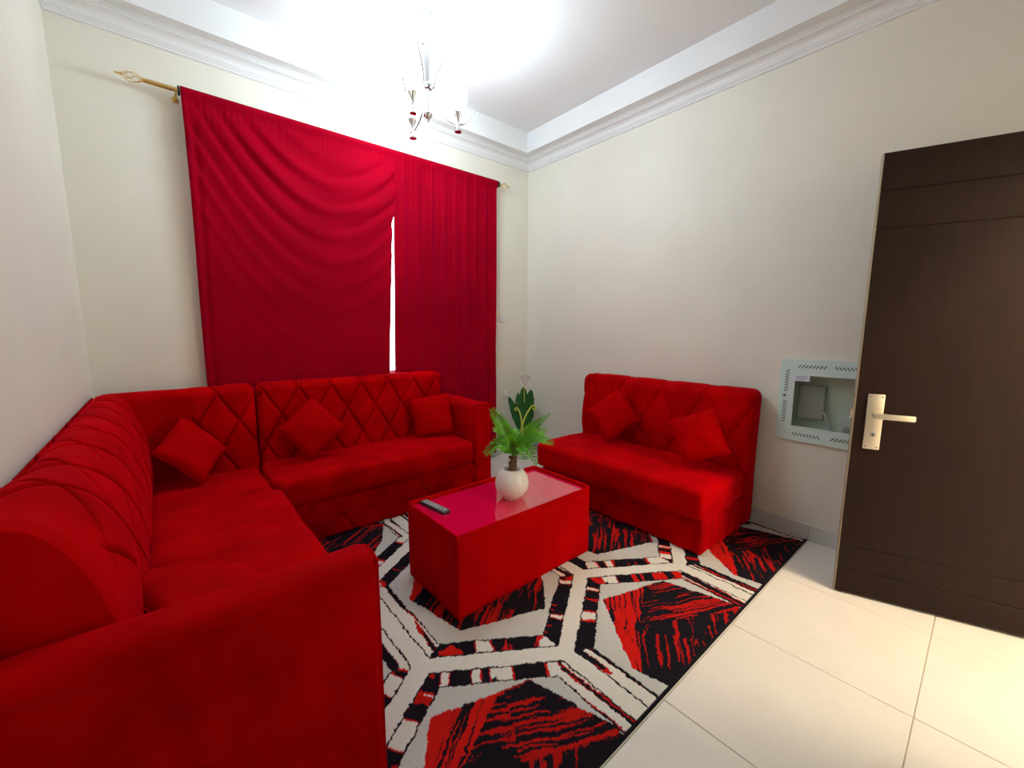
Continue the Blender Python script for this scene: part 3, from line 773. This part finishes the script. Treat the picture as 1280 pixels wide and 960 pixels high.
# ------------------------------------------------------------------ curtain rod and curtains
RODY, RODZ = -.092, 2.687
rod = tag(empty('curtain_rod', (1.7, RODY, RODZ)), 'brass curtain rod with twisted cage finials above the red curtains', 'curtain rod')
def rp(o): o.parent = rod; o.matrix_parent_inverse = Matrix.Translation(-rod.location); return o
rp(MB().tube([(.375, RODY, RODZ), (2.905, RODY, RODZ)], .0125, 14).build('pole', M['brass'], None, True))
def finial(xs, sg):
    f = MB(); n = 5
    for k in range(n):
        pts = []
        for i in range(15):
            s = i/14; r = .0045+.021*math.sin(PI*s)**.8; a = 2*PI*k/n+s*2.2
            pts.append((xs+sg*(.012+.085*s), RODY+r*math.cos(a), RODZ+r*math.sin(a)))
        f.tube(pts, .0022, 5)
    f.lathe([(0, -.012), (.009, -.010), (.012, 0), (.009, .010), (0, .012)], n=12, T=Matrix.Translation((xs+sg*.006, RODY, RODZ)) @ Matrix.Rotation(PI/2, 4, 'Y'))
    f.lathe([(.007, 0), (.008, .006), (.004, .012), (.007, .02), (.003, .03), (0, .034)], n=12, T=Matrix.Translation((xs+sg*.095, RODY, RODZ)) @ Matrix.Rotation(sg*PI/2, 4, 'Y'))
    rp(f.build('finial', M['brass'], None, True))
finial(.375, -1); finial(2.905, 1)
for x in (.505, 2.893):
    b_ = MB().tube([(x, -.004, RODZ-.02), (x, RODY, RODZ-.02)], .006, 8).lathe([(.018, 0), (.018, .005)], n=16, T=Matrix.Translation((x, -.0055, RODZ-.02)) @ Matrix.Rotation(-PI/2, 4, 'X'))
    b_.tube([(x, RODY-.017+.017*(1-math.cos(a)), RODZ-.004-.017*math.sin(a)) for a in [PI*k/8 for k in range(9)]], .004, 6)
    rp(b_.build('bracket', M['brass'], None, True))
for x in (.519, 2.878):
    rp(MB().lathe([(.013, -.005), (.026, -.005), (.026, .005), (.013, .005)], n=18, T=Matrix.Translation((x, RODY, RODZ)) @ Matrix.Rotation(PI/2, 4, 'Y')).build('ring', M['dark_metal'], None, True))

def curtain(name, edges, zb, foldf, nx, nz_, label, mt='curtain'):
    """edges(t) -> x left, x right at distance t below the top; foldf(u, t, x) -> y offset"""
    zt = RODZ+.026; rows = []
    for j in range(nz_+1):
        t = (zt-zb)*(j/nz_)**1.05; rows.append(t)
    v = []; f = []
    for side in (0, 1):
        for t in rows:
            xl, xr = edges(t)
            for i in range(nx+1):
                u = i/nx; x = xl+(xr-xl)*u
                # pocket round the rod, then hanging straight and falling back behind the sofa
                pk = .023*math.sqrt(max(0, 1-((t-.026)/.028)**2)) if t < .054 else 0
                ff = foldf(u, t, x)
                if t < .06: ff = -abs(ff)*.6
                base = RODY-pk if t < .054 else RODY
                back = .040*min(1, max(0, (t-.1)/1.5))
                y = base+back+ff*(min(1, t/.08)*.8+.2)
                v.append((x, (y if side == 0 else (y+.004 if t > .054 else RODY+pk+.001)), zt-t))
    K = (nx+1)*(nz_+1)
    for j in range(nz_):
        for i in range(nx):
            a = j*(nx+1)+i; f.append((a, a+nx+1, a+nx+2, a+1)); f.append((K+a, K+a+1, K+a+nx+2, K+a+nx+1))
    for j in range(nz_):
        for i in (0, nx):
            a = j*(nx+1)+i; f.append((a, K+a, K+a+nx+1, a+nx+1) if i == 0 else (a, a+nx+1, K+a+nx+1, K+a))
    o = mesh_obj(name, v, f, M[mt])
    bm = bmesh.new(); bm.from_mesh(o.data); bmesh.ops.recalc_face_normals(bm, faces=bm.faces); bm.to_mesh(o.data); bm.free()
    return tag(o, label, 'curtain', 'red velvet curtains on the brass rod')
def fold1(u, t, x):
    s = t-.85*(1-((u-.64)/.64)**2)
    amp = .015*math.exp(-max(0, s+.25)/.55)*min(1, t/.25)
    amp *= .35+.65*min(1, abs(u-.64)*2.4+.25)
    amp *= .45+.55*math.exp(-max(0, t-.5)/.5)
    y = -amp*math.sin(2*PI*s/.175+.8*math.sin(u*5))-.35*amp*math.sin(2*PI*s/.093+1.2+u*4)
    y += -.004*math.sin(2*PI*x/.037+2*math.sin(x*9))*math.exp(-t/.13)                # gathers under the rod
    y += -.012*math.exp(-((u-.015)/.03)**2)*math.sin(2*PI*u/.05)*min(1, t/.3)
    y += -.010*math.exp(-((u-.985)/.035)**2)*min(1, t/.5)
    y += .006*noise.noise(Vector((x*2.4, t*1.3, 1)))*min(1, t)
    return y-.006*math.sin(2*PI*u*3.2+.6)*min(1, t/.8)*math.exp(-(u/.28)**2)
curtain('curtain', lambda t: (.527+.004*math.sin(t*3), 1.838-.032*min(1, max(0, (t-.40)/.14))-.056*min(1, max(0, (t-.54)/1.2))), .10, fold1, 230, 120, 'wide red velvet curtain sagging in draped folds above the corner sofa')
def fold2(u, t, x):
    w = x+.010*math.sin(t*1.1+x*3)
    k = .35+.65*min(1, t/.5)
    y = -(.009+.007*max(0, u-.45))*k*math.sin(2*PI*w/.118+1.1*math.sin(x*7.3))-.005*k*math.sin(2*PI*w/.061+2.2*math.sin(x*5))
    y += -.0045*math.sin(2*PI*x/.033+1.6*math.sin(x*11))*math.exp(-t/.30)
    return y+.004*noise.noise(Vector((x*5, t*1.1, 6)))
curtain('curtain', lambda t: (1.828-.026*min(1, t/1.75)**1.5, 2.862+.012*min(1, t/2)), .06, fold2, 260, 90, 'narrower red velvet curtain in fine upright pleats, between the bright gap and the lily')

# ------------------------------------------------------------------ chandeliers
def chandelier(loc_, label, sm):
    ch = tag(empty('chandelier', loc_), label, 'chandelier', None)
    z0 = 0
    MB().lathe([(.0, 0), (.050, 0), (.050, -.008), (.044, -.022), (.030, -.040), (.016, -.050), (.008, -.056), (.0, -.056)], n=28).build('canopy', M['canopy'], ch, True)
    MB().tube(smooth_path([(0, 0, -.054), (.002, 0, -.10), (0, .001, -.165)], 5), .0035, 8).build('cable', M['white'], ch, True)
    MB().lathe([(0, -.150), (.010, -.152), (.026, -.160), (.029, -.172), (.029, -.186), (.025, -.190)], n=24).build('stem_cap', M['chrome'], ch, True)
    MB().lathe([(.025, -.190), (.024, -.205), (.017, -.30), (.012, -.385), (.012, -.392)], n=24).build('stem', M['chrome'], ch, True)
    MB().lathe([(.012, -.388), (.028, -.396), (.032, -.410), (.028, -.424), (.014, -.432)], n=24).build('hub', M['chrome'], ch, True)
    MB().lathe([(.012, -.430), (.014, -.450), (.019, -.545), (.022, -.560)], n=24).build('lower_stem', M['chrome'], ch, True)
    MB().lathe([(.022, -.558), (.029, -.566), (.027, -.578), (.012, -.592), (.006, -.602), (.005, -.612), (0, -.614)], n=24).build('stem_finial', M['chrome'], ch, True)
    for ang in (-147, -27, 93):
        ca, sa = math.cos(math.radians(ang)), math.sin(math.radians(ang))
        def q(r, z): return (r*ca, r*sa, z)
        arm = MB().tube(smooth_path([q(.108, -.228), q(.090, -.265), q(.062, -.320), q(.046, -.375), q(.041, -.425), q(.047, -.485), q(.072, -.545), q(.115, -.585), q(.165, -.605), q(.205, -.603), q(.245, -.580), q(.272, -.545), q(.288, -.508)], 6), .0042, 8)
        ao = arm.build('arm', M['chrome'], ch, True)
        MB().tube([q(.012, -.412), q(.044, -.412)], .006, 8).build('arm_bracket', M['chrome'], ao, True)
        c = q(.182, 0)
        MB().lathe([(0, -.650), (.022, -.650), (.023, -.645), (.008, -.639), (.0055, -.632), (.0055, -.598), (.009, -.580), (.018, -.556), (.027, -.540), (.029, -.530), (.0, -.530)], (c[0], c[1], 0), 22).build('lamp_cup', M['chrome'], ch, True)
        MB().lathe([(.029, -.534), (.043, -.516), (.052, -.490), (.057, -.458), (.057, -.432), (.054, -.406), (.047, -.388), (.036, -.377), (.020, -.371), (0, -.369)], (c[0], c[1], 0), 26).build('shade', sm, ch, True)
    return ch
chandelier((1.681, -.908, H), 'chrome three-arm chandelier with lit oval glass shades hanging in front of the curtains', M['shade'])
